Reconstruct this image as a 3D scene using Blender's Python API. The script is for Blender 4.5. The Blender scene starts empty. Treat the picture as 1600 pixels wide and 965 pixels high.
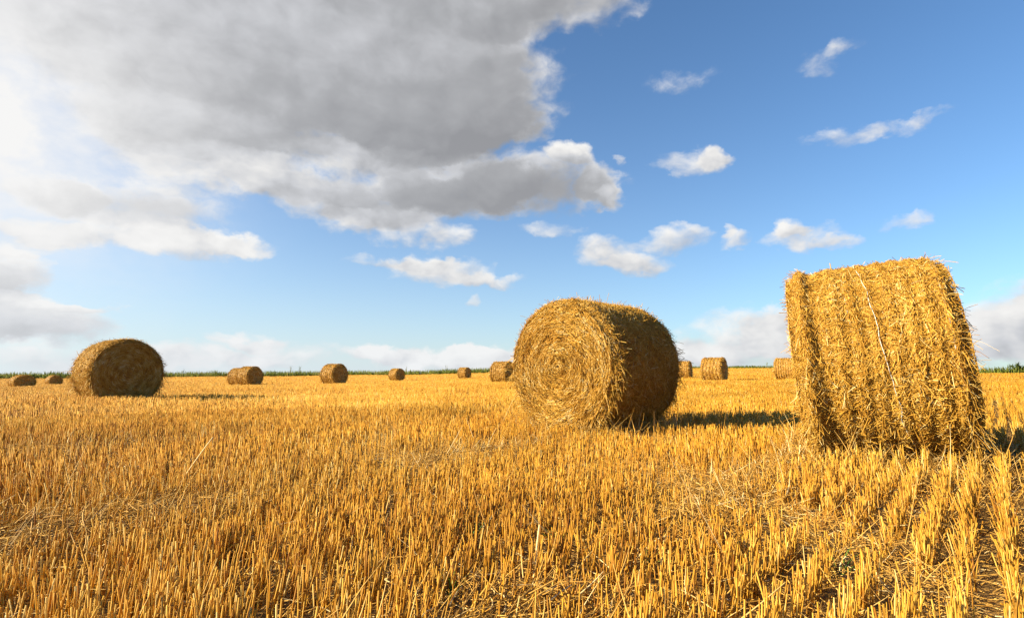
import bpy, math, random
import numpy as np

rng = np.random.default_rng(7)
random.seed(7)
R = math.radians
scene = bpy.context.scene
col = scene.collection

# ------------------------------------------------------------------ helpers
def tag(o, label=None, cat=None, group=None, kind=None):
    if label: o['label'] = label
    if cat: o['category'] = cat
    if group: o['group'] = group
    if kind: o['kind'] = kind
    return o

def empty(name, loc, rz=0.0):
    o = bpy.data.objects.new(name, None)
    o.location = loc
    o.rotation_euler = (0, 0, rz)
    o.empty_display_size = 0.3
    col.objects.link(o)
    return o

def link(name, me, mat=None, parent=None):
    o = bpy.data.objects.new(name, me)
    col.objects.link(o)
    if mat is not None and not me.materials:
        me.materials.append(mat)
    if parent is not None:
        o.parent = parent
    return o

def mesh_np(name, V, faces, attrs=None, smooth=True):
    """faces: list of int arrays (n,k); attrs: dict name -> per-vertex float array."""
    me = bpy.data.meshes.new(name)
    V = np.ascontiguousarray(V, dtype=np.float32)
    me.vertices.add(len(V))
    me.vertices.foreach_set('co', V.ravel())
    faces = [f for f in faces if len(f)]
    loops = np.concatenate([f.ravel() for f in faces]).astype(np.int32)
    tot = np.concatenate([np.full(len(f), f.shape[1]) for f in faces])
    start = (np.cumsum(tot) - tot).astype(np.int32)
    me.loops.add(len(loops))
    me.loops.foreach_set('vertex_index', loops)
    me.polygons.add(len(tot))
    me.polygons.foreach_set('loop_start', start)
    me.update(calc_edges=True)
    if smooth:
        me.polygons.foreach_set('use_smooth', np.ones(len(tot), dtype=bool))
    for k, a in (attrs or {}).items():
        at = me.attributes.new(k, 'FLOAT', 'POINT')
        at.data.foreach_set('value', np.ascontiguousarray(a, dtype=np.float32))
    return me

def norm(v):
    return v / np.maximum(np.linalg.norm(v, axis=-1, keepdims=True), 1e-9)

def tubes(C, w, ref, rnd, k=3, aspect=1.0, cap=False, taper=None):
    """C (n,m,3) centre lines -> verts, faces, attrs. w (n,) half widths, ref (n,3) a direction off the line."""
    n, m, _ = C.shape
    T = np.empty_like(C)
    T[:, 1:-1] = C[:, 2:] - C[:, :-2]
    T[:, 0] = C[:, 1] - C[:, 0]
    T[:, -1] = C[:, -1] - C[:, -2]
    T = norm(T)
    A = norm(np.cross(T, ref[:, None, :]))
    B = np.cross(T, A)
    ang = np.arange(k) / k * 2 * np.pi + 0.5
    tp = np.ones(m) if taper is None else taper
    W = w[:, None, None, None] * tp[None, :, None, None]
    V = C[:, :, None, :] + W * (np.cos(ang)[None, None, :, None] * A[:, :, None, :]
                                + aspect * np.sin(ang)[None, None, :, None] * B[:, :, None, :])
    V = V.reshape(-1, 3)
    base = (np.arange(n) * m * k)[:, None, None]
    i = np.arange(m - 1)[None, :, None] * k
    j = np.arange(k)[None, None, :]
    j2 = (j + 1) % k
    F = np.stack([base + i + j, base + i + j2, base + i + k + j2, base + i + k + j], -1).reshape(-1, 4)
    faces = [F]
    if cap and k >= 3:
        faces.append((base[:, :, 0] + (m - 1) * k + np.arange(k)[None, :]))
    r = np.repeat(rnd, m * k)
    t = np.tile(np.repeat(np.linspace(0, 1, m), k), n)
    return V, faces, {'rnd': r, 'tt': t}

def merge(parts):
    V, Fs, at, off = [], [], {}, 0
    for v, f, a in parts:
        V.append(v)
        Fs += [x + off for x in f]
        for k in ('rnd', 'tt'):
            at.setdefault(k, []).append(a[k])
        off += len(v)
    return np.concatenate(V), Fs, {k: np.concatenate(x) for k, x in at.items()}

# smooth value noise on numpy arrays -----------------------------------------
def _hash(ix, iy, seed):
    h = (ix.astype(np.int64) * 374761393 + iy.astype(np.int64) * 668265263 + seed * 974711) & 0x7fffffff
    h = ((h ^ (h >> 13)) * 1274126177) & 0x7fffffff
    return ((h ^ (h >> 16)) & 0xffff) / 65535.0

def vnoise(x, y, seed=0):
    ix, iy = np.floor(x), np.floor(y)
    fx, fy = x - ix, y - iy
    fx = fx * fx * (3 - 2 * fx); fy = fy * fy * (3 - 2 * fy)
    a = _hash(ix, iy, seed); b = _hash(ix + 1, iy, seed)
    c = _hash(ix, iy + 1, seed); d = _hash(ix + 1, iy + 1, seed)
    return (a * (1 - fx) + b * fx) * (1 - fy) + (c * (1 - fx) + d * fx) * fy

def fbm(x, y, seed=0, o=3):
    s, a, t = 0, 1.0, 0
    for i in range(o):
        s = s + a * vnoise(x * 2 ** i, y * 2 ** i, seed + i * 17); t += a; a *= .5
    return s / t

def sstep(a, b, x):
    t = np.clip((x - a) / (b - a), 0, 1)
    return t * t * (3 - 2 * t)

# ------------------------------------------------------------------ camera
CAM_H = 0.70
F_PX = 880.0
PITCH = math.atan((584 - 482.5) / F_PX)
cam_d = bpy.data.cameras.new('camera')
cam = bpy.data.objects.new('camera', cam_d)
col.objects.link(cam)
cam.location = (0, 0, CAM_H)
cam.rotation_euler = (math.pi / 2 + PITCH, 0, 0)
cam_d.sensor_width = 36
cam_d.lens = 36 * F_PX / 1600
cam_d.clip_start = 0.05
cam_d.clip_end = 8000
scene.camera = cam

def azel(x, y):
    """direction of a place in the sky, read once off the photograph: azimuth (clockwise from +Y) and elevation."""
    u, v = (x - 800) / F_PX, (482.5 - y) / F_PX
    c, s = math.cos(PITCH), math.sin(PITCH)
    X, Y, Z = u, c - v * s, s + v * c
    return math.atan2(X, Y), math.atan2(Z, math.hypot(X, Y))

# ------------------------------------------------------------------ sun and colour management
SUN_AZ, SUN_EL = R(-102), R(23)
sun_d = bpy.data.lights.new('sun', 'SUN')
sun_d.energy = 5.0
sun_d.color = (1.0, 0.82, 0.48)
sun_d.angle = R(0.55)
sun = bpy.data.objects.new('sun', sun_d)
col.objects.link(sun)
sd = (math.sin(SUN_AZ) * math.cos(SUN_EL), math.cos(SUN_AZ) * math.cos(SUN_EL), math.sin(SUN_EL))
from mathutils import Vector
sun.rotation_euler = Vector(sd).to_track_quat('Z', 'Y').to_euler()
sun.location = (-60, 0, 40)

vs = scene.view_settings
scene.display_settings.display_device = 'sRGB'
vs.view_transform = 'Standard'
vs.look = 'None'
vs.exposure = 1.85
vs.gamma = 1.0
vs.use_curve_mapping = False

cy = scene.cycles
cy.use_denoising = True
try:
    cy.denoiser = 'OPENIMAGEDENOISE'
except Exception:
    pass
cy.max_bounces = 5
cy.diffuse_bounces = 4
cy.glossy_bounces = 2
cy.transmission_bounces = 2
cy.sample_clamp_indirect = 6
cy.use_adaptive_sampling = True
cy.adaptive_threshold = 0.015

# ------------------------------------------------------------------ sky
world = bpy.data.worlds.new('World')
scene.world = world
world.use_nodes = True
world.cycles.sampling_method = 'MANUAL'
world.cycles.sample_map_resolution = 512
nt = world.node_tree
nt.nodes.clear()

class NB:
    def __init__(s, tree): s.t = tree
    def n(s, typ, **kw):
        x = s.t.nodes.new(typ)
        for k, v in kw.items(): setattr(x, k, v)
        return x
    def put(s, sock, v):
        if isinstance(v, bpy.types.NodeSocket): s.t.links.new(v, sock)
        else: sock.default_value = v
    def m(s, op, a, b=0.0, c=0.0, clamp=False):
        x = s.n('ShaderNodeMath', operation=op, use_clamp=clamp)
        s.put(x.inputs[0], a); s.put(x.inputs[1], b); s.put(x.inputs[2], c)
        return x.outputs[0]
    def v(s, op, a, b=(0, 0, 0), c=(0, 0, 0)):
        x = s.n('ShaderNodeVectorMath', operation=op)
        s.put(x.inputs[0], a); s.put(x.inputs[1], b)
        if op == 'MULTIPLY_ADD': s.put(x.inputs[2], c)
        return x.outputs['Value'] if op in ('DOT_PRODUCT', 'LENGTH') else x.outputs['Vector']
    def vscale(s, a, f):
        x = s.n('ShaderNodeVectorMath', operation='SCALE')
        s.put(x.inputs[0], a); s.put(x.inputs['Scale'], f)
        return x.outputs['Vector']
    def noise(s, vec, scale, detail=5, rough=.55, dist=0.0, color=False):
        x = s.n('ShaderNodeTexNoise')
        s.put(x.inputs['Vector'], vec); s.put(x.inputs['Scale'], scale)
        s.put(x.inputs['Detail'], detail); s.put(x.inputs['Roughness'], rough); s.put(x.inputs['Distortion'], dist)
        return x.outputs['Color' if color else 'Fac']
    def mix(s, f, a, b, mode='MIX'):
        x = s.n('ShaderNodeMix', data_type='RGBA', blend_type=mode)
        s.put(x.inputs[0], f); s.put(x.inputs[6], a); s.put(x.inputs[7], b)
        return x.outputs[2]
    def ss(s, x, a, b, to0=0.0, to1=1.0, kind='SMOOTHSTEP'):
        y = s.n('ShaderNodeMapRange', interpolation_type=kind)
        s.put(y.inputs[0], x); s.put(y.inputs[1], a); s.put(y.inputs[2], b); s.put(y.inputs[3], to0); s.put(y.inputs[4], to1)
        return y.outputs[0]
    def ramp(s, f, stops):
        x = s.n('ShaderNodeValToRGB')
        cr = x.color_ramp
        while len(cr.elements) < len(stops): cr.elements.new(0.5)
        for e, (p, c) in zip(cr.elements, stops):
            e.position = p; e.color = (*c, 1)
        s.put(x.inputs[0], f)
        return x.outputs[0]

b = NB(nt)
SKY_STRENGTH = 0.05
K = 1.0 / (SKY_STRENGTH * 2 ** 1.85)     # the picture is exposed a good stop up
tc = b.n('ShaderNodeTexCoord').outputs['Generated']
sep = b.n('ShaderNodeSeparateXYZ'); nt.links.new(tc, sep.inputs[0])
AZ = b.m('ARCTAN2', sep.outputs[0], sep.outputs[1])
EL = b.m('ARCSINE', sep.outputs[2])
comb = b.n('ShaderNodeCombineXYZ'); nt.links.new(AZ, comb.inputs[0]); nt.links.new(EL, comb.inputs[1])
P0 = comb.outputs[0]

sky = b.n('ShaderNodeTexSky', sky_type='NISHITA', sun_disc=False)
sky.sun_elevation = SUN_EL
sky.sun_rotation = SUN_AZ
sky.altitude = 100
sky.air_density = 1.0
sky.dust_density = 0.6
sky.ozone_density = 2.2
SKYC = sky.outputs[0]

# domain warp so that cloud edges billow
pn = b.v('MULTIPLY', P0, (1.0, 1.5, 1.0))
w1 = b.noise(pn, 7.0, 3, .5, color=True)
w2 = b.noise(pn, 26.0, 4, .6, color=True)
w1 = b.v('MULTIPLY_ADD', w1, (.110, .062, 0), (-.055, -.031, 0))
w2 = b.v('MULTIPLY_ADD', w2, (.052, .036, 0), (-.026, -.018, 0))
P = b.v('ADD', b.v('ADD', P0, w1), w2)

# clouds, one entry each: centre and half sizes as seen over the field, greyness of its underside, weight
CL = [
 # the big grey bank overhead
 (430, -170, 760, 190, .95, 1.2), (420, 40, 430, 140, .93, 1.2), (540, 140, 300, 110, 1.0, 1.2), (690, 130, 190, 125, 1.0, 1.1),
 (260, 150, 190, 105, .85, 1.0), (60, 40, 240, 70, .80, 1.0), (700, 195, 150, 55, 1.0, 1.0), (830, 10, 170, 55, .85, 1.0), (330, 205, 200, 42, .9, .9),
 # second tier with lit tops
 (850, 288, 125, 46, 1.12, 1.1), (720, 288, 110, 46, 1.1, 1.0), (610, 308, 110, 46, 1.05, 1.0), (470, 290, 120, 40, .8, .9),
 (350, 270, 150, 42, .25, .9), (885, 238, 42, 22, .0, 1.2), (935, 285, 40, 32, .45, .8), (966, 300, 26, 18, .2, .7),
 (620, 352, 85, 32, .35, .7), (550, 340, 60, 26, .2, .7), (712, 368, 38, 26, .05, .75), (860, 355, 60, 13, .05, .45),
 (190, 312, 180, 36, 1.25, 1.0), (80, 295, 90, 30, 1.25, .8), (230, 368, 200, 30, .05, 1.1), (350, 372, 80, 20, .0, .8), (50, 360, 120, 26, .1, .8),
 (30, 425, 75, 36, .9, 1.0), (-60, 430, 90, 60, .9, 1.0), (90, 500, 125, 30, .8, 1.1), (-20, 495, 110, 36, .8, 1.0), (30, 465, 80, 13, -.2, .9), (120, 476, 80, 9, -.2, .9), (30, 388, 70, 9, -.1, .6), (560, 245, 130, 26, .5, .8),
 # fair weather clouds on the blue
 (690, 427, 85, 22, .35, .9), (650, 412, 60, 16, .1, .6), (770, 438, 62, 10, .2, .7), (590, 408, 55, 10, .1, .6), (668, 408, 36, 18, .0, .8), (738, 468, 12, 10, .1, .6),
 (945, 387, 56, 26, .3, .85), (1048, 372, 54, 22, .3, .8), (995, 410, 58, 17, .3, .9), (1075, 247, 52, 24, .35, .75), (1100, 240, 28, 16, .0, .6), (974, 240, 13, 10, .1, .7),
 (1150, 378, 32, 16, .25, .62), (1132, 362, 14, 14, .0, .5), (1250, 376, 60, 22, .3, .75), (1235, 360, 26, 18, .0, .8), (1310, 380, 40, 12, .2, .6),
 (1315, 220, 56, 18, .2, .50), (1395, 200, 60, 15, .2, .44), (1455, 180, 40, 10, .2, .36), (1280, 95, 50, 22, .2, .36), (1325, 70, 36, 14, .2, .34), (1400, 338, 46, 12, .1, .5), (1060, 120, 60, 26, .1, .34),
 # low banks along the horizon
 (1160, 532, 120, 46, .12, .9), (1250, 520, 90, 40, .15, .9), (1070, 556, 80, 28, .1, .8), (1320, 545, 120, 46, .2, .8), (1600, 502, 130, 62, .26, 1.1), (1500, 550, 130, 40, .2, .9), (1720, 480, 120, 80, .3, 1.0),
 (690, 560, 120, 22, -.1, 1.1), (610, 553, 60, 16, -.1, 1.0), (760, 552, 60, 16, -.1, .9), (430, 548, 120, 24, .05, .8), (390, 526, 60, 12, -.1, .7), (300, 562, 140, 22, .2, .8), (110, 560, 190, 32, .3, .8),
]
F, VH = None, None
Pq = P
for ci, (cx, cy_, rx, ry, g, w) in enumerate(CL):
    if ci and ci % 7 == 0:                           # keeps the evaluation order shallow
        Pq = b.v('MULTIPLY_ADD', VH, (1e-7, 1e-7, 0), P)
    a0, e0 = azel(cx, cy_)
    a1, _ = azel(cx + rx, cy_); a2, _ = azel(cx - rx, cy_)
    _, e1 = azel(cx, cy_ - ry); _, e2 = azel(cx, cy_ + ry)
    ra, re = abs(a1 - a2) / 2 * 1.18, abs(e1 - e2) / 2 * 1.18
    q = b.v('MULTIPLY_ADD', Pq, (1 / ra, 1 / re, 0), (-a0 / ra, -e0 / re, g))
    d = b.v('DOT_PRODUCT', q, q)
    m_ = b.m('SUBTRACT', 1 + g * g, d, clamp=True)
    if w != 1.0: m_ = b.m('MULTIPLY', m_, w)
    F = m_ if F is None else b.m('ADD', F, m_)
    qm = b.vscale(q, m_)
    VH = qm if VH is None else b.v('ADD', VH, qm)
Fs = b.m('MAXIMUM', F, .02)
inv = b.m('DIVIDE', 1.0, Fs)
Q = b.vscale(VH, inv)                         # mean local place: x along, y up, z greyness
qs = b.n('ShaderNodeSeparateXYZ'); nt.links.new(Q, qs.inputs[0])

pw = b.v('ADD', pn, b.v('MULTIPLY', w1, (.8, .8, 0)))
n1 = b.noise(pw, 15.0, 8, .58)
n2 = b.noise(b.v('ADD', pw, (-.020, .026, 0)), 15.0, 3, .5)
n3 = b.noise(pw, 15.0, 3, .5)
nL = b.noise(pn, 5.0, 3, .5)
cov_in = b.m('MULTIPLY_ADD', b.m('SUBTRACT', n1, .5), 1.75, F)
cov = b.m('MULTIPLY', b.ss(cov_in, .06, 1.05), b.ss(F, .02, .25))
thick = b.ss(b.m('MULTIPLY_ADD', b.m('SUBTRACT', n1, .5), .7, F), .25, 1.35)
bill = b.m('MULTIPLY', b.m('SUBTRACT', n3, n2), 1.15)  # the sunward side of each billow

# illumination of the cloud: local height, billows, greyness
gr = qs.outputs[2]
calm = b.m('SUBTRACT', 1.0, b.m('MULTIPLY', b.m('MULTIPLY', gr, thick), .78))
lit = b.m('MULTIPLY_ADD', qs.outputs[1], .36, .78)
lit = b.m('MULTIPLY_ADD', qs.outputs[0], -.06, lit)
det = b.m('MULTIPLY_ADD', b.m('SUBTRACT', n1, .5), .45, bill)
lit = b.m('MULTIPLY_ADD', det, calm, lit)
lit = b.m('SUBTRACT', lit, b.m('MULTIPLY', gr, b.m('MULTIPLY_ADD', thick, .50, .10)))
lit = b.m('MULTIPLY_ADD', b.m('SUBTRACT', nL, .5), b.m('MULTIPLY_ADD', calm, .15, .28), lit)
lit = b.m('SUBTRACT', lit, b.m('MULTIPLY', b.ss(AZ, -.55, .15, -.06, .14), gr))
lit = b.m('MULTIPLY_ADD', lit, .84, .10)
CC = b.ramp(lit, [(0.0, (.30, .305, .325)), (.22, (.41, .417, .437)), (.45, (.60, .61, .64)), (.72, (.82, .81, .80)), (1.0, (.96, .945, .92))])

# thin bright veil low in the air, and a bright veil round the sun behind the bank
hz = b.m('EXPONENT', b.m('MULTIPLY', b.m('MAXIMUM', EL, 0.0), -6.5))
hz = b.m('MULTIPLY', hz, b.ss(AZ, 1.05, -.6, .20, .88))
HZC = tuple(K * c for c in (.76, .85, .92)) + (1,)
base = b.mix(1.0, SKYC, (.64, .87, 1.05, 1), 'MULTIPLY')
base = b.mix(hz, base, HZC)
CCk = b.mix(1.0, CC, (K, K, K, 1), 'MULTIPLY')
CCk = b.mix(b.m('MULTIPLY', hz, .62, clamp=True), CCk, (K * .78, K * .84, K * .90, 1))
out = b.mix(cov, base, CCk)
ga, ge = azel(-50, 190)
gq = b.v('MULTIPLY_ADD', P, (1 / .28, 1 / .24, 0), (-ga / .28, -ge / .24, 0))
gl = b.m('EXPONENT', b.m('MULTIPLY', b.v('DOT_PRODUCT', gq, gq), -1.5))
gl = b.m('MULTIPLY', gl, b.m('MULTIPLY_ADD', n1, .9, .58), clamp=True)
out = b.mix(gl, out, (K * .93, K * .925, K * .92, 1))
bg = b.n('ShaderNodeBackground')
nt.links.new(out, bg.inputs[0]); bg.inputs[1].default_value = SKY_STRENGTH
wo = b.n('ShaderNodeOutputWorld'); nt.links.new(bg.outputs[0], wo.inputs[0])

# row direction of the drilled crop, wheel tracks along it
RA = math.atan(752 / F_PX)
RD = np.array([math.sin(RA), math.cos(RA)])
RN = np.array([math.cos(RA), -math.sin(RA)])
# ------------------------------------------------------------------ materials
def new_mat(name):
    m = bpy.data.materials.new(name); m.use_nodes = True
    t = m.node_tree; t.nodes.clear()
    x = NB(t)
    o = x.n('ShaderNodeOutputMaterial')
    p = x.n('ShaderNodeBsdfPrincipled')
    t.links.new(p.outputs[0], o.inputs[0])
    return m, x, p, o

def straw_mat(name, stops, rough=.5, spec=.25, trans=.0, foot_shade=None, patch=None, gain=.79):
    stops = [(q, tuple(v * gain for v in c)) for q, c in stops]
    m, x, p, o = new_mat(name)
    a = x.n('ShaderNodeAttribute', attribute_name='rnd')
    c = x.ramp(a.outputs['Fac'], stops)
    geo = x.n('ShaderNodeNewGeometry').outputs['Position']
    if patch:
        n = x.noise(x.v('MULTIPLY', geo, patch[0]), 1.0, 3, .55)
        g = x.ss(n, .3, .7, patch[1], patch[2], 'LINEAR')
        c = x.mix(1.0, c, x.ramp(g, [(0, (0, 0, 0)), (1, (1, 1, 1))]), 'MULTIPLY')
        rc = x.n('ShaderNodeCombineXYZ')
        x.put(rc.inputs[0], x.v('DOT_PRODUCT', geo, (RN[0] * .55, RN[1] * .55, 0)))
        x.put(rc.inputs[1], x.v('DOT_PRODUCT', geo, (RD[0] * .05, RD[1] * .05, 0)))
        g = x.ss(x.noise(rc.outputs[0], 1.0, 4, .6), .32, .66, .76, 1.04, 'LINEAR')
        c = x.mix(1.0, c, x.ramp(g, [(0, (0, 0, 0)), (1, (1, 1, 1))]), 'MULTIPLY')
    if foot_shade:
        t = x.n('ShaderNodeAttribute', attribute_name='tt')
        g = x.ramp(t.outputs['Fac'], foot_shade)
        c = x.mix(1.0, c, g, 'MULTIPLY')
    x.put(p.inputs['Base Color'], c)
    p.inputs['Roughness'].default_value = rough
    p.inputs['Specular IOR Level'].default_value = spec
    if trans:
        tr = x.n('ShaderNodeBsdfTranslucent'); x.put(tr.inputs[0], c)
        mx = x.n('ShaderNodeMixShader'); mx.inputs[0].default_value = trans
        m.node_tree.links.new(p.outputs[0], mx.inputs[1]); m.node_tree.links.new(tr.outputs[0], mx.inputs[2])
        m.node_tree.links.new(mx.outputs[0], o.inputs[0])
    return m

BALE_STOPS = [(0, (.24, .100, .014)), (.22, (.46, .230, .030)), (.55, (.64, .370, .062)), (.80, (.77, .51, .135)), (1, (.88, .74, .42))]
STUB_STOPS = [(0, (.32, .125, .012)), (.25, (.56, .275, .028)), (.65, (.72, .420, .058)), (.92, (.80, .535, .120)), (1, (.82, .63, .26))]
M_bale = straw_mat('bale_straw', BALE_STOPS, .5, .18, .20)
M_stub = straw_mat('stubble_straw', STUB_STOPS, .5, .20, .40, foot_shade=[(0, (.88, .76, .64)), (.35, (.98, .96, .93)), (1, (1, 1, 1))], patch=((.35, .35, 0), .92, 1.0), gain=.94)  # stalk feet coloured darker and browner, painting in the shade low among them
M_litter = straw_mat('straw_litter', [(0, (.24, .115, .022)), (.4, (.48, .26, .055)), (.8, (.66, .42, .12)), (1, (.80, .64, .36))], .55, .2, .1)
M_green = straw_mat('field_margin_green', [(0, (.12, .155, .026)), (.40, (.19, .245, .045)), (.75, (.25, .28, .06)), (.9, (.30, .28, .09)), (1, (.38, .31, .12))], .6, .15, .45)
M_dkgreen = straw_mat('shrub_leaf', [(0, (.03, .055, .018)), (.7, (.06, .095, .025)), (1, (.09, .13, .035))], .6, .2, .2)
M_weed = straw_mat('weed_leaf', [(0, (.06, .14, .02)), (1, (.16, .27, .05))], .5, .3, .25)

def core_mat():
    m, x, p, o = new_mat('bale_inner_straw')
    oc = x.n('ShaderNodeTexCoord').outputs['Object']
    n = x.noise(x.v('MULTIPLY', oc, (60, 25, 25)), 1.0, 5, .7)
    n2 = x.noise(oc, 5.0, 3, .5)
    c = x.ramp(n, [(.25, (.11, .048, .008)), (.5, (.24, .122, .024)), (.72, (.38, .22, .052))])  # straw darkened in its colour so gaps between the strands look shaded
    c = x.mix(x.ss(n2, .4, .7, 0, .4), c, (.30, .165, .038, 1))
    x.put(p.inputs['Base Color'], c)
    p.inputs['Roughness'].default_value = .7
    bp = x.n('ShaderNodeBump'); bp.inputs['Strength'].default_value = .7; bp.inputs['Distance'].default_value = .02
    x.put(bp.inputs['Height'], n); m.node_tree.links.new(bp.outputs[0], p.inputs['Normal'])
    return m
M_core = core_mat()

def twine_mat(name, c):
    m, x, p, o = new_mat(name)
    oc = x.n('ShaderNodeTexCoord').outputs['Object']
    n = x.noise(oc, 90.0, 3, .6)
    x.put(p.inputs['Base Color'], x.ramp(n, [(.3, tuple(v * .75 for v in c)), (.7, c)]))
    p.inputs['Roughness'].default_value = .5
    return m
M_twine = twine_mat('pale_twine', (.55, .60, .68))
M_greytwine = twine_mat('grey_netting', (.24, .24, .24))
M_scrap = twine_mat('bleached_scrap', (.80, .77, .70))

def bark_mat():
    m, x, p, o = new_mat('stem_green_brown')
    oc = x.n('ShaderNodeTexCoord').outputs['Object']
    x.put(p.inputs['Base Color'], x.ramp(x.noise(oc, 12.0, 3), [(.3, (.10, .10, .04)), (.7, (.17, .17, .07))]))
    return m
M_stem = bark_mat()

# ------------------------------------------------------------------ terrain
def _ap(px): return math.atan((px - 800) / F_PX)
# knots: azimuth by bearing, then (radius, height)
KN = [(-1.25, [(12, 0), (35, -.10), (70, -.75), (125, -.15)]),
      (_ap(0), [(12, 0), (35, -.12), (66, -.66), (118, -.12)]),
      (_ap(90), [(12, 0), (35, -.12), (80, -.62), (118, -.10)]),
      (_ap(385), [(12, 0), (44, -.22), (70, -.25), (112, .15)]),
      (_ap(620), [(12, 0), (42, -.14), (67, -.20), (110, .42)]),
      (_ap(800), [(12, 0), (38, .02), (73, .15), (110, .85)]),
      (_ap(1100), [(12, 0), (37, .14), (70, .55), (120, 1.70)]),
      (_ap(1240), [(12, 0), (40, .16), (70, .60), (120, 1.65)]),
      (_ap(1420), [(12, 0), (40, .12), (70, .45), (100, 1.1)]),
      (_ap(1560), [(12, 0), (40, .10), (65, .50), (78, .62)]),
      (1.25, [(12, 0), (40, .06), (65, .30), (76, .40)])]
KA = np.array([k[0] for k in KN])
def edge_r(az):
    return np.interp(az, KA, [k[1][-1][0] for k in KN])
def gh(x, y):
    x = np.asarray(x, float); y = np.asarray(y, float)
    r = np.hypot(x, y); az = np.arctan2(x, y)
    azc = np.clip(az, KA[0], KA[-1])
    H = np.stack([np.interp(r, [0] + [q[0] for q in k[1]], [0] + [q[1] for q in k[1]]) for k in KN], 0)
    i = np.clip(np.searchsorted(KA, azc) - 1, 0, len(KA) - 2)
    t = (azc - KA[i]) / (KA[i + 1] - KA[i]); t = t * t * (3 - 2 * t)
    Hf = H.reshape(len(KN), -1); ii = i.ravel(); n = np.arange(ii.size)
    h = (Hf[ii, n].reshape(r.shape) * (1 - t) + Hf[ii + 1, n].reshape(r.shape) * t)
    h = h * sstep(math.pi, 1.6, np.abs(az)) + .05 * sstep(2.0, 3.7, r)
    h = h + .11 * (fbm(x * .10 + 40, y * .10 + 9, 3, 2) - .5) * sstep(8, 22, r)
    return h

TRACKS = [(-1.22, .17), (-3.1, .24), (-5.65, .28), (-10.6, .3), (-12.5, .3), (5.6, .2), (-20, .35), (-21.9, .35)]
def trackness(x, y):
    pr = x * RN[0] + y * RN[1]; al = x * RD[0] + y * RD[1]
    wob = (fbm(al * .25, pr * 0 + 3, 5, 2) - .5) * .5
    t = np.zeros_like(pr)
    for c, w in TRACKS:
        t = np.maximum(t, np.exp(-((pr - c + wob) / w) ** 2))
    patch = fbm(x * .9 + 11, y * .9 + 5, 21, 3)
    return t * sstep(.28, .52, patch), patch

def ground():
    rs = np.concatenate([np.linspace(.15, 6, 118), np.geomspace(6.08, 160, 130), np.geomspace(170, 4500, 24)])
    nth = 560
    az = np.linspace(-math.pi, math.pi, nth, endpoint=False)
    RR, AA = np.meshgrid(rs, az, indexing='ij')
    X = RR * np.sin(AA); Y = RR * np.cos(AA)
    Z = gh(X, Y)
    tr, _ = trackness(X, Y)
    near = sstep(9, 5, RR)
    Z = Z + near * (.022 * (fbm(X * 5, Y * 5, 31, 3) - .5) * 2 - .03 * tr + .012 * (vnoise(X * 22, Y * 22, 8) - .5))
    Z = np.where(RR > 165, Z - .0 , Z)
    V = np.stack([X, Y, Z], -1).reshape(-1, 3)
    V = np.vstack([V, [[0, 0, 0]]])
    i = np.arange(len(rs) - 1)[:, None] * nth; j = np.arange(nth)[None, :]; j2 = (j + 1) % nth
    Fq = np.stack([i + j, i + nth + j, i + nth + j2, i + j2], -1).reshape(-1, 4)
    c = len(V) - 1
    Ft = np.stack([np.full(nth, c), np.arange(nth), (np.arange(nth) + 1) % nth], -1)
    beyond = sstep(-1.0, 2.0, RR - edge_r(np.clip(AA, KA[0], KA[-1]))).ravel()
    beyond = np.append(beyond, 0)
    trv = np.append(tr.ravel(), 0)
    me = mesh_np('ground', V, [Fq, Ft], {'beyond': beyond, 'rut': trv})
    m, x, p, o = new_mat('field_soil')
    pos = x.n('ShaderNodeNewGeometry').outputs['Position']
    n1 = x.noise(pos, 3.0, 6, .65); n2 = x.noise(pos, 45.0, 4, .7); n3 = x.noise(pos, .22, 4, .55)
    soil = x.ramp(n1, [(.3, (.09, .050, .022)), (.7, (.19, .115, .050))])
    # chaff and short straw worked into the soil
    sp = x.v('MULTIPLY', x.v('ADD', pos, x.noise(pos, 6.0, 2, .5, color=True)), (90, 28, 40))
    ch = x.ss(x.noise(sp, 1.0, 3, .7), .46, .58)
    soil = x.mix(x.m('MULTIPLY', ch, .85), soil, x.ramp(n2, [(.3, (.27, .14, .034)), (.7, (.45, .275, .075))]))
    straw = x.ramp(n2, [(.25, (.33, .16, .025)), (.5, (.45, .25, .045)), (.75, (.52, .32, .075))])
    straw = x.mix(x.ss(n3, .35, .7, 0, .35), straw, (.30, .165, .04, 1))
    # straw cover grows closed away from the thin, driven-over ground
    ln = x.v('LENGTH', pos)
    c = x.mix(x.ss(ln, 9.0, 30.0, .15, .95), soil, straw)
    gn = x.ramp(x.noise(pos, .6, 5, .6), [(.3, (.07, .11, .028)), (.7, (.16, .19, .055))])
    at = x.n('ShaderNodeAttribute', attribute_name='beyond')
    c = x.mix(at.outputs['Fac'], c, gn)
    x.put(p.inputs['Base Color'], c)
    p.inputs['Roughness'].default_value = .9
    p.inputs['Specular IOR Level'].default_value = .15
    bp = x.n('ShaderNodeBump'); bp.inputs['Strength'].default_value = .8; bp.inputs['Distance'].default_value = .02
    x.put(bp.inputs['Height'], x.m('ADD', n2, n1)); m.node_tree.links.new(bp.outputs[0], p.inputs['Normal'])
    o = link('ground', me, m)
    tag(o, kind='structure')
ground()

# ------------------------------------------------------------------ bales: where they stand
# x, y, axis angle (deg), radius, length, vertical squash, lean(deg)
BIG_R = dict(x=2.755, y=4.25, psi=-29, R=.700, L=.93, lean=-4.0, up=.066)
BIG_M = dict(x=.935, y=6.35, psi=45, R=.704, L=1.23, lean=0, up=.030)
BIG_L = dict(x=-8.98, y=12.95, psi=-37, R=.735, L=1.06, lean=0, up=-.035)

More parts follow.
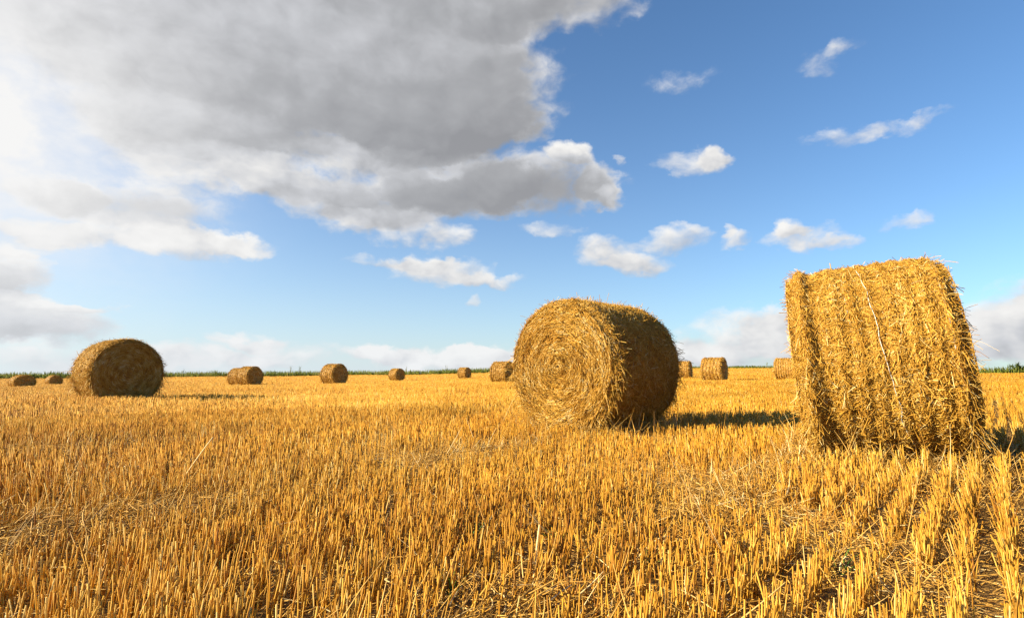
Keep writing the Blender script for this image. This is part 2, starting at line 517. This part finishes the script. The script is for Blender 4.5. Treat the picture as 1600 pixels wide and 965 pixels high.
def foot_mask(x, y):
    """places pressed flat under a bale"""
    k = np.zeros(x.shape, bool)
    for B in (BIG_R, BIG_M, BIG_L):
        dx, dy = x - B['x'], y - B['y']
        c, s = math.cos(R(B['psi'])), math.sin(R(B['psi']))
        a = dx * c + dy * s; p = -dx * s + dy * c
        k |= (np.abs(a) < B['L'] / 2 + .02) & (np.abs(p) < .44)
    return k

# ------------------------------------------------------------------ stubble
AZ_MAX = 50
def stub(name_seed, r0, r1, dens, h0, hw, k, segs, plant=3, rows=True, azm=AZ_MAX, wjit=.009):
    g = np.random.default_rng(name_seed)
    amax = R(azm)
    # rows crossing the wedge
    sp = .125
    area = amax * (r1 * r1 - r0 * r0)
    n = int(area * dens / plant)
    r = np.sqrt(g.uniform(r0 * r0, r1 * r1, n)); a = g.uniform(-amax, amax, n)
    x = r * np.sin(a); y = r * np.cos(a)
    pr = x * RN[0] + y * RN[1]; al = x * RD[0] + y * RD[1]
    if rows:
        kx = np.round(pr / sp)
        pr = kx * sp + g.normal(0, wjit, n) + (fbm(al * .4, kx * 3.3, 2, 2) - .5) * .05
    x = pr * RN[0] + al * RD[0]; y = pr * RN[1] + al * RD[1]
    # each plant a tuft of stalks
    x = np.repeat(x, plant) + g.normal(0, .010, n * plant)
    y = np.repeat(y, plant) + g.normal(0, .010, n * plant)
    tr, patch = trackness(x, y)
    u = g.random(len(x))
    gap = fbm(x * 1.6 + 3, y * 1.6, 77, 2)
    keep = (u > tr * .86) & ~foot_mask(x, y)
    keep &= (g.random(len(x)) > sstep(.34, .22, gap) * .8)
    rr_ = np.hypot(x, y)
    keep &= (rr_ > r0 * .98) & (rr_ < edge_r(np.arctan2(x, y)) - .5)
    x, y, tr = x[keep], y[keep], tr[keep]
    n = len(x)
    z = gh(x, y)
    hv = fbm(x * .55 + 7, y * .55, 41, 2)
    h = (h0 + (hv - .5) * .06) * np.clip(g.normal(1, .17, n), .35, 1.4)
    lean = np.abs(g.normal(0, R(7), n))
    bent = g.random(n) < (.09 + .6 * tr)
    lean = np.where(bent, g.uniform(R(25), R(82), n), lean)
    h = np.where(bent & (g.random(n) < .5), h * .8, h)
    la = g.uniform(0, 2 * np.pi, n)
    la = np.where(bent, RA * 0 + math.pi / 2 - RA + g.normal(0, .8, n), la)
    d = np.stack([np.sin(lean) * np.cos(la), np.sin(lean) * np.sin(la), np.cos(lean)], -1)
    # whole patches lean a little the same way
    d[:, 0] += (fbm(x * .4, y * .4 + 50, 61, 2) - .42) * .34
    d[:, 1] += (fbm(x * .4 + 90, y * .4, 62, 2) - .5) * .34
    d = norm(d)
    u = np.linspace(0, 1, segs + 1)
    base = np.stack([x, y, z - .02], -1)
    C = base[:, None, :] + d[:, None, :] * (u[None, :, None] * (h + .02)[:, None, None])
    bow = g.normal(0, .008, (n, 2))
    C[:, :, 0] += bow[:, 0:1] * (u * u)[None, :]
    C[:, :, 1] += bow[:, 1:2] * (u * u)[None, :]
    w = hw * g.uniform(.55, 1.45, n)
    rnd = np.clip(.5 + (fbm(x * .8, y * .8, 91, 3) - .5) * .55 + g.normal(0, .24, n), 0, 1)
    pale = g.random(n) < .008
    rnd = np.where(pale, .97, rnd)
    ref = np.tile([[.3, 1.0, 0.1]], (n, 1))
    return tubes(C, w, ref, rnd, k, cap=True)

parts = [stub(1, .75, 4.2, 1450, .124, .0019, 5, 2, 4, azm=56),
         stub(2, 4.2, 9.0, 1050, .142, .0023, 4, 1, 4, azm=52),
         stub(3, 9.0, 17, 430, .155, .0034, 3, 1, 3, azm=50)]
V, Fs_, at = merge(parts)
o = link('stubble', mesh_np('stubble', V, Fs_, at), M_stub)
tag(o, 'golden cut cereal stubble standing in rows over the near field', 'stubble', kind='stuff')

parts = [stub(4, 17, 40, 150, .158, .0050, 3, 1, 3, azm=47, wjit=.02),
         stub(5, 40, 70, 24, .160, .0095, 3, 1, 2, rows=False, azm=46),
         stub(6, 70, 124, 8.5, .160, .016, 3, 1, 1, rows=False, azm=46)]
V, Fs_, at = merge(parts)
# nothing grows past the edge of the field
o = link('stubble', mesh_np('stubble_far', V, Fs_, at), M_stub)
tag(o, 'golden stubble fading to an even cover over the far field', 'stubble', kind='stuff')

# ------------------------------------------------------------------ loose straw on the soil
def litter(seed, n, r0, r1, only_tracks, raised=0.0, around=None):
    g = np.random.default_rng(seed)
    r = np.sqrt(g.uniform(r0 * r0, r1 * r1, n)); a = g.uniform(-R(54), R(54), n)
    x = r * np.sin(a); y = r * np.cos(a)
    if around:                                            # straw fallen round the foot of a bale
        ps = R(around['psi'])
        a_ = g.uniform(-1, 1, n) * (around['L'] / 2 + .22); p_ = g.normal(0, .38, n)
        x = around['x'] + a_ * math.cos(ps) - p_ * math.sin(ps)
        y = around['y'] + a_ * math.sin(ps) + p_ * math.cos(ps)
    tr, _ = trackness(x, y)
    gap = fbm(x * 1.6 + 3, y * 1.6, 77, 2)
    keep = g.random(n) < 2 if around else g.random(n) < np.clip(.35 + tr + sstep(.36, .24, gap) * .5, 0, 1) if not only_tracks else g.random(n) < tr
    x, y, tr = x[keep], y[keep], tr[keep]
    n = len(x)
    L = g.gamma(3, .028, n) + .02
    la = g.uniform(0, 2 * np.pi, n)
    la = np.where(g.random(n) < tr * .6, math.pi / 2 - RA + g.normal(0, .4, n), la)
    el = np.abs(g.normal(0, R(9), n)) * np.where(g.random(n) < .15, 3.0, 1)
    u = np.linspace(0, 1, 4)
    turn = g.normal(0, .5, n)
    aa = la[:, None] + turn[:, None] * u[None, :]
    dx = np.cumsum(np.cos(aa), 1) / 4; dy = np.cumsum(np.sin(aa), 1) / 4
    C = np.stack([x[:, None] + dx * L[:, None], y[:, None] + dy * L[:, None],
                  np.zeros((n, 4))], -1)
    z0 = gh(x, y) + .008 + np.abs(g.normal(0, .018, n)) * (1 + 1.2 * tr)
    C[:, :, 2] = z0[:, None] + np.sin(el)[:, None] * L[:, None] * u[None, :] - (turn ** 2)[:, None] * .01 * (u * u)[None, :]
    if raised:                                            # torn leaves and sheaths caught between the stalks
        C[:, :, 2] += (g.random(n) * raised)[:, None] + (g.normal(0, .5, n) * L)[:, None] * u[None, :]
        C[:, :, 2] = np.maximum(C[:, :, 2], (gh(x, y) + .004)[:, None])
    rnd = np.clip(g.normal(.5, .24, n), 0, 1)
    rnd = np.where(g.random(n) < .03, 1, rnd)
    w = g.uniform(.0014, .0030, n) * (1.25 if raised else 1)
    return tubes(C, w, np.tile([[.02, .03, 1.0]], (n, 1)), rnd, 3, aspect=.25 if raised else .6, taper=np.array([1, 1, .8, .4]))
V, Fs_, at = merge([litter(11, 90000, .7, 6.5, False), litter(12, 40000, .7, 9, True), litter(13, 22000, 6, 16, True), litter(14, 20000, .7, 6.0, False, .05),
                       litter(15, 5000, 0, 1, False, .12, BIG_R), litter(16, 5000, 0, 1, False, .12, BIG_M), litter(17, 3000, 0, 1, False, .12, BIG_L)])
o = link('straw_litter', mesh_np('straw_litter', V, Fs_, at), M_litter)
tag(o, 'loose broken straw lying between the rows and in the wheel tracks', 'loose straw', kind='stuff')

# ------------------------------------------------------------------ bales
def bale_profile(L, R_, ribs, rib_amp, collar, seed, shoulder=.055):
    """returns surf(s, th): radius of the curved side at axial place s in [-L/2, L/2]"""
    ph = np.random.default_rng(seed).uniform(0, 6.28, 8)
    def surf(s, th):
        e = L / 2 - np.abs(s)                                   # distance from an end
        rnd = shoulder * (1 - np.clip(e / .075, 0, 1)) ** 2          # rounded shoulder
        r = R_ - rnd
        if ribs:
            wob = .25 * np.sin(th * 2 + ph[0]) + .15 * np.sin(th * 5 + ph[1])
            q = (s / L + .5) * ribs + wob * .35
            r = r - rib_amp * (.5 + .5 * np.cos(q * 2 * np.pi)) ** 1.5
        if collar:
            r = r + collar[0] * np.exp(-((s + L / 2 - collar[1]) / collar[2]) ** 2) - collar[3] * np.exp(-((s + L / 2 - collar[4]) / .035) ** 2)
        r = r + .030 * (fbm(th * 4 + 20, s * 5 + 20, seed + 5, 3) - .5)
        return r
    return surf

def cyl(s, th, r, R_):
    return np.stack([s, r * np.cos(th), R_ + r * np.sin(th)], -1)

def make_bale(B, seed, n_side, n_face, n_fringe, hw, ribs, rib_amp, collar=None, circ=.5, lift_k=1.0, detail=1.0, flare=0.0, faces=(1, 1), end_depth=.0, ring_k=1.0, sq=1.0, fr_len=1.0, shoulder=.055, wide=0.0, long=1.0):
    """curved side and two spiral ends, each core and its straw in one mesh; local x is the axis, z = 0 the ground"""
    g = np.random.default_rng(seed)
    L, R_ = B['L'], B['R']
    surf = bale_profile(L, R_, ribs, rib_amp, collar, seed, shoulder)
    def shape(Pt):
        Pt = Pt.copy()
        z = Pt[..., 2]
        z = np.where(z < .12, .03 + z * .75, z)
        if flare:
            low = np.clip(1 - z / 1.0, 0, 1) ** 1.5
            Pt[..., 0] += np.sign(Pt[..., 0]) * flare * low * np.clip(Pt[..., 0] / (L / 2), 0, 1)
        Pt[..., 2] = z * sq
        lean = R(B.get('lean', 0))
        if lean:
            x0, z0 = Pt[..., 0].copy(), Pt[..., 2].copy()
            Pt[..., 0] = x0 * math.cos(lean) + z0 * math.sin(lean)
            Pt[..., 2] = np.maximum(z0 * math.cos(lean) - x0 * math.sin(lean), -.01)
        return Pt
    res = {}
    # ---- curved side core
    ns, nth = max(12, int(56 * detail)), max(32, int(150 * detail))
    s = np.linspace(-L / 2, L / 2, ns); th = np.linspace(0, 2 * np.pi, nth, endpoint=False)
    S, T = np.meshgrid(s, th, indexing='ij')
    V = shape(cyl(S, T, surf(S, T) - .004, R_)).reshape(-1, 3)
    i = np.arange(ns - 1)[:, None] * nth; j = np.arange(nth)[None, :]; j2 = (j + 1) % nth
    Fq = np.stack([i + j, i + j2, i + nth + j2, i + nth + j], -1).reshape(-1, 4)
    core = (V, [Fq], {'rnd': np.zeros(len(V)), 'tt': np.zeros(len(V))}, len(Fq))
    # ---- straw on the side
    n = n_side
    s0 = g.uniform(-L / 2, L / 2, n); th0 = g.uniform(0, 2 * np.pi, n)
    phi = np.where(g.random(n) < circ, g.normal(0, .45, n), g.uniform(-1.57, 1.57, n)) + np.where(g.random(n) < .5, 0, np.pi)
    ln = g.gamma(4, .022, n) + .025
    u = np.linspace(0, 1, 4)
    tb = g.normal(0, .55, n)
    pu = phi[:, None] + tb[:, None] * (u - .5)
    su = s0[:, None] + np.cumsum(np.sin(pu), 1) * ln[:, None] / 4
    thu = th0[:, None] + np.cumsum(np.cos(pu), 1) * ln[:, None] / 4 / R_
    su = np.clip(su, -L / 2 - .03, L / 2 + .03)
    off = g.uniform(0, .012, n); lift = lift_k * np.abs(g.normal(0, .016, n)) * np.where(g.random(n) < .10, 2.6, 1)
    ru = surf(su, thu) + off[:, None] + lift[:, None] * u ** 2
    C = shape(cyl(su, thu, ru, R_))
    C[:, :, 2] -= (ln * .12 * (lift > .03))[:, None] * u ** 2
    w = hw * g.uniform(.6, 1.35, n) * np.where(g.random(n) < wide, 1.7, 1)
    ctr = np.array([0, 0, R_])
    ref = norm((C[:, 1] - ctr) * np.array([.0, 1, 1]) + 1e-6)
    clump = fbm(th0 * 9, s0 * 14, seed + 31, 3)
    rnd = np.clip(.48 + (clump - .5) * .9 + g.normal(0, .2, n), 0, 1)
    side = [tubes(C, w, ref, rnd, 3, aspect=.55)]
    # ---- fringe: straw hanging over both rims
    n = n_fringe
    sg = np.where(g.random(n) < .5, -1, 1.0)
    th0 = g.uniform(0, 2 * np.pi, n)
    ins = np.abs(g.normal(0, .05, n))
    s0 = sg * (L / 2 - ins)
    st = cyl(s0, th0, surf(s0, th0) - .01 + .02 * g.random(n), R_)
    rad = np.stack([np.zeros(n), np.cos(th0), np.sin(th0)], -1)
    tan = np.stack([np.zeros(n), -np.sin(th0), np.cos(th0)], -1) * np.where(g.random(n) < .5, 1, -1.0)[:, None]
    ax = np.stack([sg, np.zeros(n), np.zeros(n)], -1)
    d = norm(rad * g.uniform(.05, .8, n)[:, None] + tan * g.normal(0, .8, n)[:, None] + ax * g.normal(.25, .45, n)[:, None])
    ln = (g.gamma(4, .019, n) + .025) * np.where(np.sin(th0) > .2, .75, 1.15) * fr_len
    u = np.linspace(0, 1, 4)
    C = shape(st[:, None, :] + d[:, None, :] * (ln[:, None] * u)[:, :, None])
    C[:, :, 2] -= (ln * g.uniform(.1, .55, n))[:, None] * u ** 2
    C[:, :, 2] = np.maximum(C[:, :, 2], .005)
    w = hw * g.uniform(.6, 1.25, n)
    rnd = np.clip(g.normal(.5, .24, n), 0, 1)
    side.append(tubes(C, w, ad := norm(np.cross(d, rad + .01)), rnd, 3, aspect=.6))
    res['side'] = (core, side)
    # ---- ends
    for sg, on in ((-1, faces[0]), (1, faces[1])):
        if not on: continue
        nr, nt_ = max(8, int(34 * detail)), max(32, int(120 * detail))
        rr = np.linspace(.0, 1, nr); tt = np.linspace(0, 2 * np.pi, nt_, endpoint=False)
        RR, TT = np.meshgrid(rr, tt, indexing='ij')
        def fsurf(q, t):
            """how far the end stands out at q = share of the radius"""
            ring = np.sin(q * 34 + t * 1.0 + 2.2 * fbm(q * 3 + 8, t * 1.2, seed + 3, 2))
            return (.022 * (1 - q ** 2) + .009 * ring_k * ring * (q < .97) + .055 * (fbm(np.cos(t) * q * 4.5 + 9, np.sin(t) * q * 4.5 + 9, seed + 61, 4) - .5)
                    - .05 * np.clip((q - .90) / .10, 0, 1) ** 2 + end_depth * np.exp(-(q / .12) ** 2) * -1)
        edge = surf(np.full_like(TT, sg * (L / 2)), TT)
        V = shape(cyl(sg * (L / 2 + fsurf(RR, TT)), TT, RR * (edge + .002), R_)).reshape(-1, 3)
        i = np.arange(nr - 1)[:, None] * nt_; j = np.arange(nt_)[None, :]; j2 = (j + 1) % nt_
        Fq = np.stack([i + j, i + j2, i + nt_ + j2, i + nt_ + j], -1).reshape(-1, 4)
        if sg < 0: Fq = Fq[:, ::-1]
        fcore = (V, [Fq], {'rnd': np.zeros(len(V)), 'tt': np.zeros(len(V))}, len(Fq))
        n = n_face
        q0 = np.sqrt(g.uniform(.0002, 1, n)); th0 = g.uniform(0, 2 * np.pi, n)
        phi = g.normal(.10, .36, n) + np.where(g.random(n) < .5, 0, np.pi)
        ln = (g.gamma(4, .018, n) + .022) * np.clip(q0 * 2.2, .35, 1) * long
        u = np.linspace(0, 1, 4)
        um = u - .5
        qR = q0 * (R_ - .03)
        ya = qR * np.cos(th0); za = qR * np.sin(th0)
        tx, tz = -np.sin(th0), np.cos(th0); rx_, rz_ = np.cos(th0), np.sin(th0)
        dl = np.cos(phi) * ln; dr = np.sin(phi) * ln
        cv = -(dl ** 2) / (2 * np.maximum(qR, .05))              # bend with the coil
        yy = ya[:, None] + (tx * dl + rx_ * dr)[:, None] * um + (rx_ * cv)[:, None] * (um ** 2) * 1.0
        zz = za[:, None] + (tz * dl + rz_ * dr)[:, None] * um + (rz_ * cv)[:, None] * (um ** 2) * 1.0
        qq = np.hypot(yy, zz) / (R_ - .02); tq = np.arctan2(zz, yy)
        off = g.uniform(.0, .010, n); lift = np.abs(g.normal(0, .014, n)) * np.where(g.random(n) < .1, 2.6, 1)
        xx = sg * (L / 2 + fsurf(np.clip(qq, 0, 1), tq) + off[:, None] + lift[:, None] * u ** 2)
        C = shape(np.stack([xx, yy, R_ + zz], -1))
        C[:, :, 2] = np.maximum(C[:, :, 2], .005)
        w = hw * g.uniform(.6, 1.3, n) * np.where(g.random(n) < wide * 1.5, 1.7, 1)
        ringc = .5 + .5 * np.sin(q0 * 34 + th0 + 2.2 * fbm(q0 * 3 + 8, th0 * 1.2, seed + 3, 2))
        rnd = np.clip(.42 + .11 * (1 - ring_k) + .22 * ring_k * ringc + (fbm(np.cos(th0) * q0 * 9 + 30, np.sin(th0) * q0 * 9 + 30, seed + 71, 3) - .5) * 1.0 + g.normal(0, .22, n), 0, 1)
        fs = tubes(C, w, np.tile([[sg * 1.0, 0.03, .02]], (n, 1)), rnd, 3, aspect=.55)
        res['end%+d' % sg] = (fcore, [fs])
    return res, surf, shape

def build_part(name, got, parent):
    core, strands = got
    V, Fs_, at = merge([core[:3]] + strands)
    me = mesh_np(name, V, Fs_, at)
    me.materials.append(M_core); me.materials.append(M_bale)
    idx = np.ones(len(me.polygons), dtype=np.int32); idx[:core[3]] = 0
    me.polygons.foreach_set('material_index', idx)
    return link(name, me, None, parent)

GROUP = 'round straw bales left on the stubble field'
def place(B, label, z=None):
    zz = float(gh(np.array([B['x']]), np.array([B['y']]))[0]) if z is None else z
    e = empty('straw_bale', (B['x'], B['y'], zz - .012 + B.get('up', 0)), R(B['psi']))
    return tag(e, label, 'straw bale', GROUP)

# the big bale at the right: ribbed side to the camera, slipped twine
e = place(BIG_R, 'large round straw bale showing its ribbed curved side with a pale slipped twine')
res, surfR, shapeR = make_bale(BIG_R, 101, 64000, 9000, 2600, .0019, 9, .012, collar=(.026, .05, .06, .026, .15), circ=.30, flare=.04, wide=.22, fr_len=.8, lift_k=.62)
build_part('curved_side', res['side'], e); build_part('end_face', res['end-1'], e); build_part('end_face', res['end+1'], e)
def twine(surf, shape, R_, pts, hw, mat, parent, seed, off=.016, wav=.006, k=5):
    g = np.random.default_rng(seed)
    pts = np.array(pts)
    t = np.linspace(0, 1, 90); tk = np.linspace(0, 1, len(pts))
    s = np.interp(t, tk, pts[:, 0]); th = np.interp(t, tk, pts[:, 1])
    s = s + wav * (fbm(t * 14, t * 0 + 1, seed, 3) - .5) * 2
    r = surf(s, th) + off + .006 * (fbm(t * 22, t * 0 + 5, seed + 1, 2) - .5)
    C = shape(cyl(s, th, r, R_))[None]
    V, F_, at = tubes(C, np.array([hw]), np.array([[1.0, .05, .03]]), np.array([.5]), k)
    me = mesh_np('twine', V, F_)
    return link('twine', me, mat, parent)
DEG = math.pi / 180
# side angle: 180 deg faces the camera, 90 is the top, 270 the ground
tw = twine(surfR, shapeR, .700, [(-.03, 112 * DEG), (-.01, 130 * DEG), (.005, 150 * DEG), (.03, 172 * DEG), (.06, 196 * DEG), (.09, 216 * DEG), (.14, 236 * DEG), (.17, 250 * DEG)], .0018, M_twine, e, 5, off=.018, wav=.014)
tag(tw, 'pale blue white slipped twine')
tw = twine(surfR, shapeR, .700, [(.405, 100 * DEG), (.405, 150 * DEG), (.41, 200 * DEG), (.42, 240 * DEG)], .0050, M_greytwine, e, 6, off=.005)
tag(tw, 'grey netting strand in a groove')
twine(surfR, shapeR, .700, [(-.13, 95 * DEG), (-.13, 150 * DEG), (-.125, 190 * DEG)], .005, M_greytwine, e, 7, off=.006)

# the middle bale: sunlit spiral end
e = place(BIG_M, 'large round straw bale with its sunlit spiral end facing out and a shaded curved side')
res, s_, sh_ = make_bale(BIG_M, 202, 40000, 26000, 2000, .0026, 6, .010, circ=.35, wide=.1, ring_k=.4, long=1.35, fr_len=.85)
build_part('curved_side', res['side'], e); build_part('end_face', res['end-1'], e); build_part('end_face', res['end+1'], e)

# the bale standing by itself at the left: dark end
e = place(BIG_L, 'round straw bale with a wide dark shaded end and bristling rim, shadow stretching beside it')
res, s_, sh_ = make_bale(BIG_L, 303, 16000, 10000, 2200, .0036, 5, .020, circ=.35, end_depth=.02, ring_k=.3, shoulder=.03, fr_len=1.1)
build_part('curved_side', res['side'], e); build_part('end_face', res['end-1'], e); build_part('end_face', res['end+1'], e)

# far bales: three built, the rest copies of them
SMALL = dict(x=0, y=0, psi=0, R=.75, L=1.2)
protos = []
for sdx, (rb, ra) in enumerate(((6, .030), (8, .035), (5, .030))):
    res, s_, sh_ = make_bale(SMALL, 400 + sdx, 2600, 1500, 700, .011, rb, ra, circ=.3, detail=.5, end_depth=.03 * (sdx == 2))
    p_ = []
    for kx in ('side', 'end-1', 'end+1'):
        core, strands = res[kx]
        V, Fs_, at = merge([core[:3]] + strands)
        nm = 'curved_side' if kx == 'side' else 'end_face'
        me = mesh_np(nm, V, Fs_, at)
        me.materials.append(M_core); me.materials.append(M_bale)
        idx = np.ones(len(me.polygons), dtype=np.int32); idx[:core[3]] = 0
        me.polygons.foreach_set('material_index', idx)
        p_.append((nm, me))
    protos.append(p_)
# bearing (column seen from the field edge), distance ahead, turn, size, squash
def far_bale(px, Y, psi, dia, label, var, squash=1.0, dz=0.0, lf=1.0):
    x = (px - 800) / F_PX * Y
    e = place(dict(x=x, y=Y, psi=psi), label, z=float(gh(np.array([x]), np.array([Y]))[0]) + dz)
    k = dia / 1.5
    e.scale = (k * lf, k, k * squash)
    for nm, me in protos[var]:
        link(nm, me, None, e)
far_bale(41, 47, -32, 1.50, 'squat far straw bale, the outermost one towards the hazy side of the horizon', 0, .80, dz=-.08)
far_bale(90, 66, -32, 1.38, 'small far straw bale between the squat bale and the big dark ended one', 2, .95, dz=-.22)
far_bale(393, 40.0, -26, 1.40, 'far straw bale with a dark end, front one of the touching pair', 0)
far_bale(377, 41.4, -26, 1.30, 'far straw bale half hidden behind its twin, rear one of the touching pair', 1, lf=.9)
far_bale(524, 40.5, -30, 1.52, 'far straw bale standing alone between the touching pair and the smaller round one', 0)
far_bale(621, 66, -36, 1.50, 'small far straw bale before the green strip, between two other lone far bales', 2)
far_bale(726, 73, -30, 1.46, 'smallest far straw bale near the skyline, light side wider than its dark end', 1)
far_bale(786, 38, -30, 1.50, 'far straw bale peeping out behind the sunlit edge of the spiral ended bale', 1)
far_bale(1066, 47, -30, 1.46, 'far straw bale half hidden behind the shaded side of the spiral ended bale', 1)
far_bale(1114, 34.5, -36, 1.50, 'far straw bale in full view in the gap between the two largest bales', 0)
far_bale(1226, 38, -38, 1.50, 'far strongly ribbed straw bale partly hidden by the big twine bound bale', 1)

# ------------------------------------------------------------------ field margin
def margin():
    g = np.random.default_rng(55)
    n = 15000
    az = g.uniform(-R(50), R(50), n)
    dep = g.random(n) ** 1.4 * 7
    r = edge_r(az) + dep
    x = r * np.sin(az); y = r * np.cos(az)
    z = gh(x, y)
    tall = fbm(az * 60, dep * .3, 71, 3)
    h = (.85 + .75 * tall) * g.uniform(.55, 1.2, n) * np.interp(az, [-.9, -.1, .35, .5, .7, .9], [.95, .9, .55, .55, .72, .72])
    la = g.uniform(0, 6.28, n); le = np.abs(g.normal(0, .35, n))
    d = np.stack([np.sin(le) * np.cos(la), np.sin(le) * np.sin(la), np.cos(le)], -1)
    u = np.linspace(0, 1, 3)
    C = np.stack([x, y, z], -1)[:, None, :] + d[:, None, :] * (u[None, :] * h[:, None])[:, :, None]
    C[:, :, 2] -= (h * .15)[:, None] * u ** 3
    rnd = np.clip(fbm(az * 40, dep * .2 + 3, 72, 3) * 1.0 + .08 + g.normal(0, .16, n), 0, 1)
    w = g.uniform(.025, .07, n)
    parts = [tubes(C, w, np.tile([[.2, 1.0, .1]], (n, 1)), rnd, 3, taper=np.array([1, .9, .25]))]
    V, Fs_, at = merge(parts)
    o = link('field_margin_grass', mesh_np('field_margin_grass', V, Fs_, at), M_green)
    tag(o, 'strip of rough green weeds and grass along the far field edge', 'grass', kind='stuff')
margin()

def weed(px, dist, h, label, name='tall_weed', spread=.35, n=40, mat=None, leaf=.06, cat='weed', group='tall weeds rising from the field margin'):
    g = np.random.default_rng(int(px * 7 + 3))
    az = _ap(px)
    r = float(edge_r(az)) + dist
    x, y = r * math.sin(az), r * math.cos(az)
    z = float(gh(np.array([x]), np.array([y]))[0])
    e = empty(name, (x, y, z)); tag(e, label, cat, group)
    ns = 5
    u = np.linspace(0, 1, 5)
    la = g.uniform(0, 6.28, ns); sp = g.uniform(.1, 1, ns) * spread
    C = np.zeros((ns, 5, 3)); hh = h * g.uniform(.7, 1, ns)
    C[:, :, 0] = (np.cos(la) * sp)[:, None] * u ** 1.5; C[:, :, 1] = (np.sin(la) * sp)[:, None] * u ** 1.5
    C[:, :, 2] = hh[:, None] * u
    V, F_, at = tubes(C, np.full(ns, .018), np.tile([[.3, 1.0, .1]], (ns, 1)), np.full(ns, .5), 4, taper=np.linspace(1, .4, 5))
    link('stem', mesh_np('stem', V, F_, at), M_stem, e)
    k = g.integers(0, ns, n); t = g.uniform(.35, 1.0, n)
    P0_ = np.stack([np.cos(la[k]) * sp[k] * t ** 1.5, np.sin(la[k]) * sp[k] * t ** 1.5, hh[k] * t], -1)
    d = norm(g.normal(0, 1, (n, 3)) + np.array([0, 0, .2]))
    ln = leaf * g.uniform(1.5, 3.5, n)
    C = P0_[:, None, :] + d[:, None, :] * (ln[:, None] * np.linspace(0, 1, 3))[:, :, None]
    V, F_, at = tubes(C, leaf * g.uniform(.4, .8, n), np.tile([[.3, .2, 1.0]], (n, 1)), np.clip(g.normal(.4, .25, n), 0, 1), 4, aspect=.3, taper=np.array([.3, 1, .15]))
    link('foliage', mesh_np('foliage', V, F_, at), mat or M_green, e)
weed(456, 2.0, 2.1, 'tallest weed of the margin, just right of the touching pair of bales')
weed(470, 2.5, 1.9, 'bushy weed beside the tallest weed on the green strip', n=60)
weed(636, 2.0, 1.8, 'thin weed on the strip above the small far bale')
weed(698, 2.0, 1.9, 'lone weed on the strip just left of the smallest bale', n=30)
weed(290, 3.0, 1.6, 'low leafy weed near the dark ended bale', n=50)
weed(1196, 2.0, 1.5, 'weed on the skyline left of the half hidden ribbed bale', n=30)
weed(1588, 2.0, 1.15, 'dark green bush at the end of the strip beside the twine bound bale', 'bush', .9, 420, M_dkgreen, .10, 'bush', None)

# ------------------------------------------------------------------ green weeds in the stubble and a few odd bits
def ground_at(px, py):
    u, v = (px - 800) / F_PX, (482.5 - py) / F_PX
    c, s = math.cos(PITCH), math.sin(PITCH)
    X, Y, Z = u, c - v * s, s + v * c
    t = -CAM_H / Z
    return X * t, Y * t
def seedling(x, y, h, n, label):
    g = np.random.default_rng(int(abs(x) * 1000 + y * 77))
    e = empty('green_seedling', (x, y, float(gh(np.array([x]), np.array([y]))[0])))
    tag(e, label, 'weed', 'green weeds sprouting in the stubble')
    la = g.uniform(0, 6.28, n); le = g.uniform(.15, 1.0, n); ln = h * g.uniform(.5, 1.1, n)
    u = np.linspace(0, 1, 5)
    C = np.zeros((n, 5, 3))
    out = np.sin(le)[:, None] * ln[:, None] * u; up = np.cos(le)[:, None] * ln[:, None] * (u - .35 * u ** 2.5)
    C[:, :, 0] = np.cos(la)[:, None] * out; C[:, :, 1] = np.sin(la)[:, None] * out; C[:, :, 2] = up
    V, F_, at = tubes(C, np.full(n, .0042), np.tile([[.1, .1, 1.0]], (n, 1)), g.random(n), 4, aspect=.3, taper=np.array([.6, 1, 1, .7, .15]))
    link('leaf_blades', mesh_np('leaf_blades', V, F_, at), M_weed, e)
for (px, py, h, n, lb) in [(345, 912, .07, 9, 'small green weed by the bare soil patch between straw rows'),
                           (705, 940, .09, 7, 'narrow bladed green weed at the lower edge of the field'),
                           (738, 850, .12, 6, 'upright green blade among the dense middle stalks'),
                           (880, 858, .10, 10, 'tufted green weed beside the flattened straw track'),
                           (1010, 885, .07, 12, 'broad low green weed lying over the flattened straw'),
                           (1310, 905, .10, 6, 'slim green weed between the stalk rows near the twine bound bale'),
                           (1575, 740, .12, 7, 'green weed in the open row beside the twine bound bale'),
                           (145, 930, .06, 6, 'tiny green weed low among the stalks in the near corner')]:
    x, y = ground_at(px, py)
    seedling(x, y, h * 1.5, n + 3, lb)

def long_straw(px, py, L, az, el, label, name='long_straw', w=.0032, mat=None, bend=.25, cat='straw stalk'):
    x, y = ground_at(px, py)
    z = float(gh(np.array([x]), np.array([y]))[0])
    u = np.linspace(0, 1, 8)
    C = np.zeros((1, 8, 3))
    C[0, :, 0] = math.cos(az) * math.cos(el) * L * u; C[0, :, 1] = math.sin(az) * math.cos(el) * L * u
    C[0, :, 2] = math.sin(el) * L * u - bend * L * u ** 3 + .01
    V, F_, at = tubes(C, np.array([w]), np.array([[.2, .4, 1.0]]), np.array([.97]), 5, cap=True)
    o = link(name, mesh_np(name, V, F_, at), mat or M_litter)
    o.location = (x, y, z)
    tag(o, label, cat, 'single long straws leaning out of the stubble')
long_straw(268, 790, .36, .35, 1.05, 'long pale straw leaning diagonally above the stubble', bend=.05)
long_straw(985, 890, .26, .6, .55, 'thick broken straw lying over the flattened track')
long_straw(832, 925, .22, 1.25, 1.15, 'short bleached straw propped upright near the lower edge', bend=.1)
o = long_straw(165, 745, .30, -.1, .10, 'white bleached scrap lying in the flattened patch', 'straw_scrap', .007, M_scrap, .05, 'scrap')
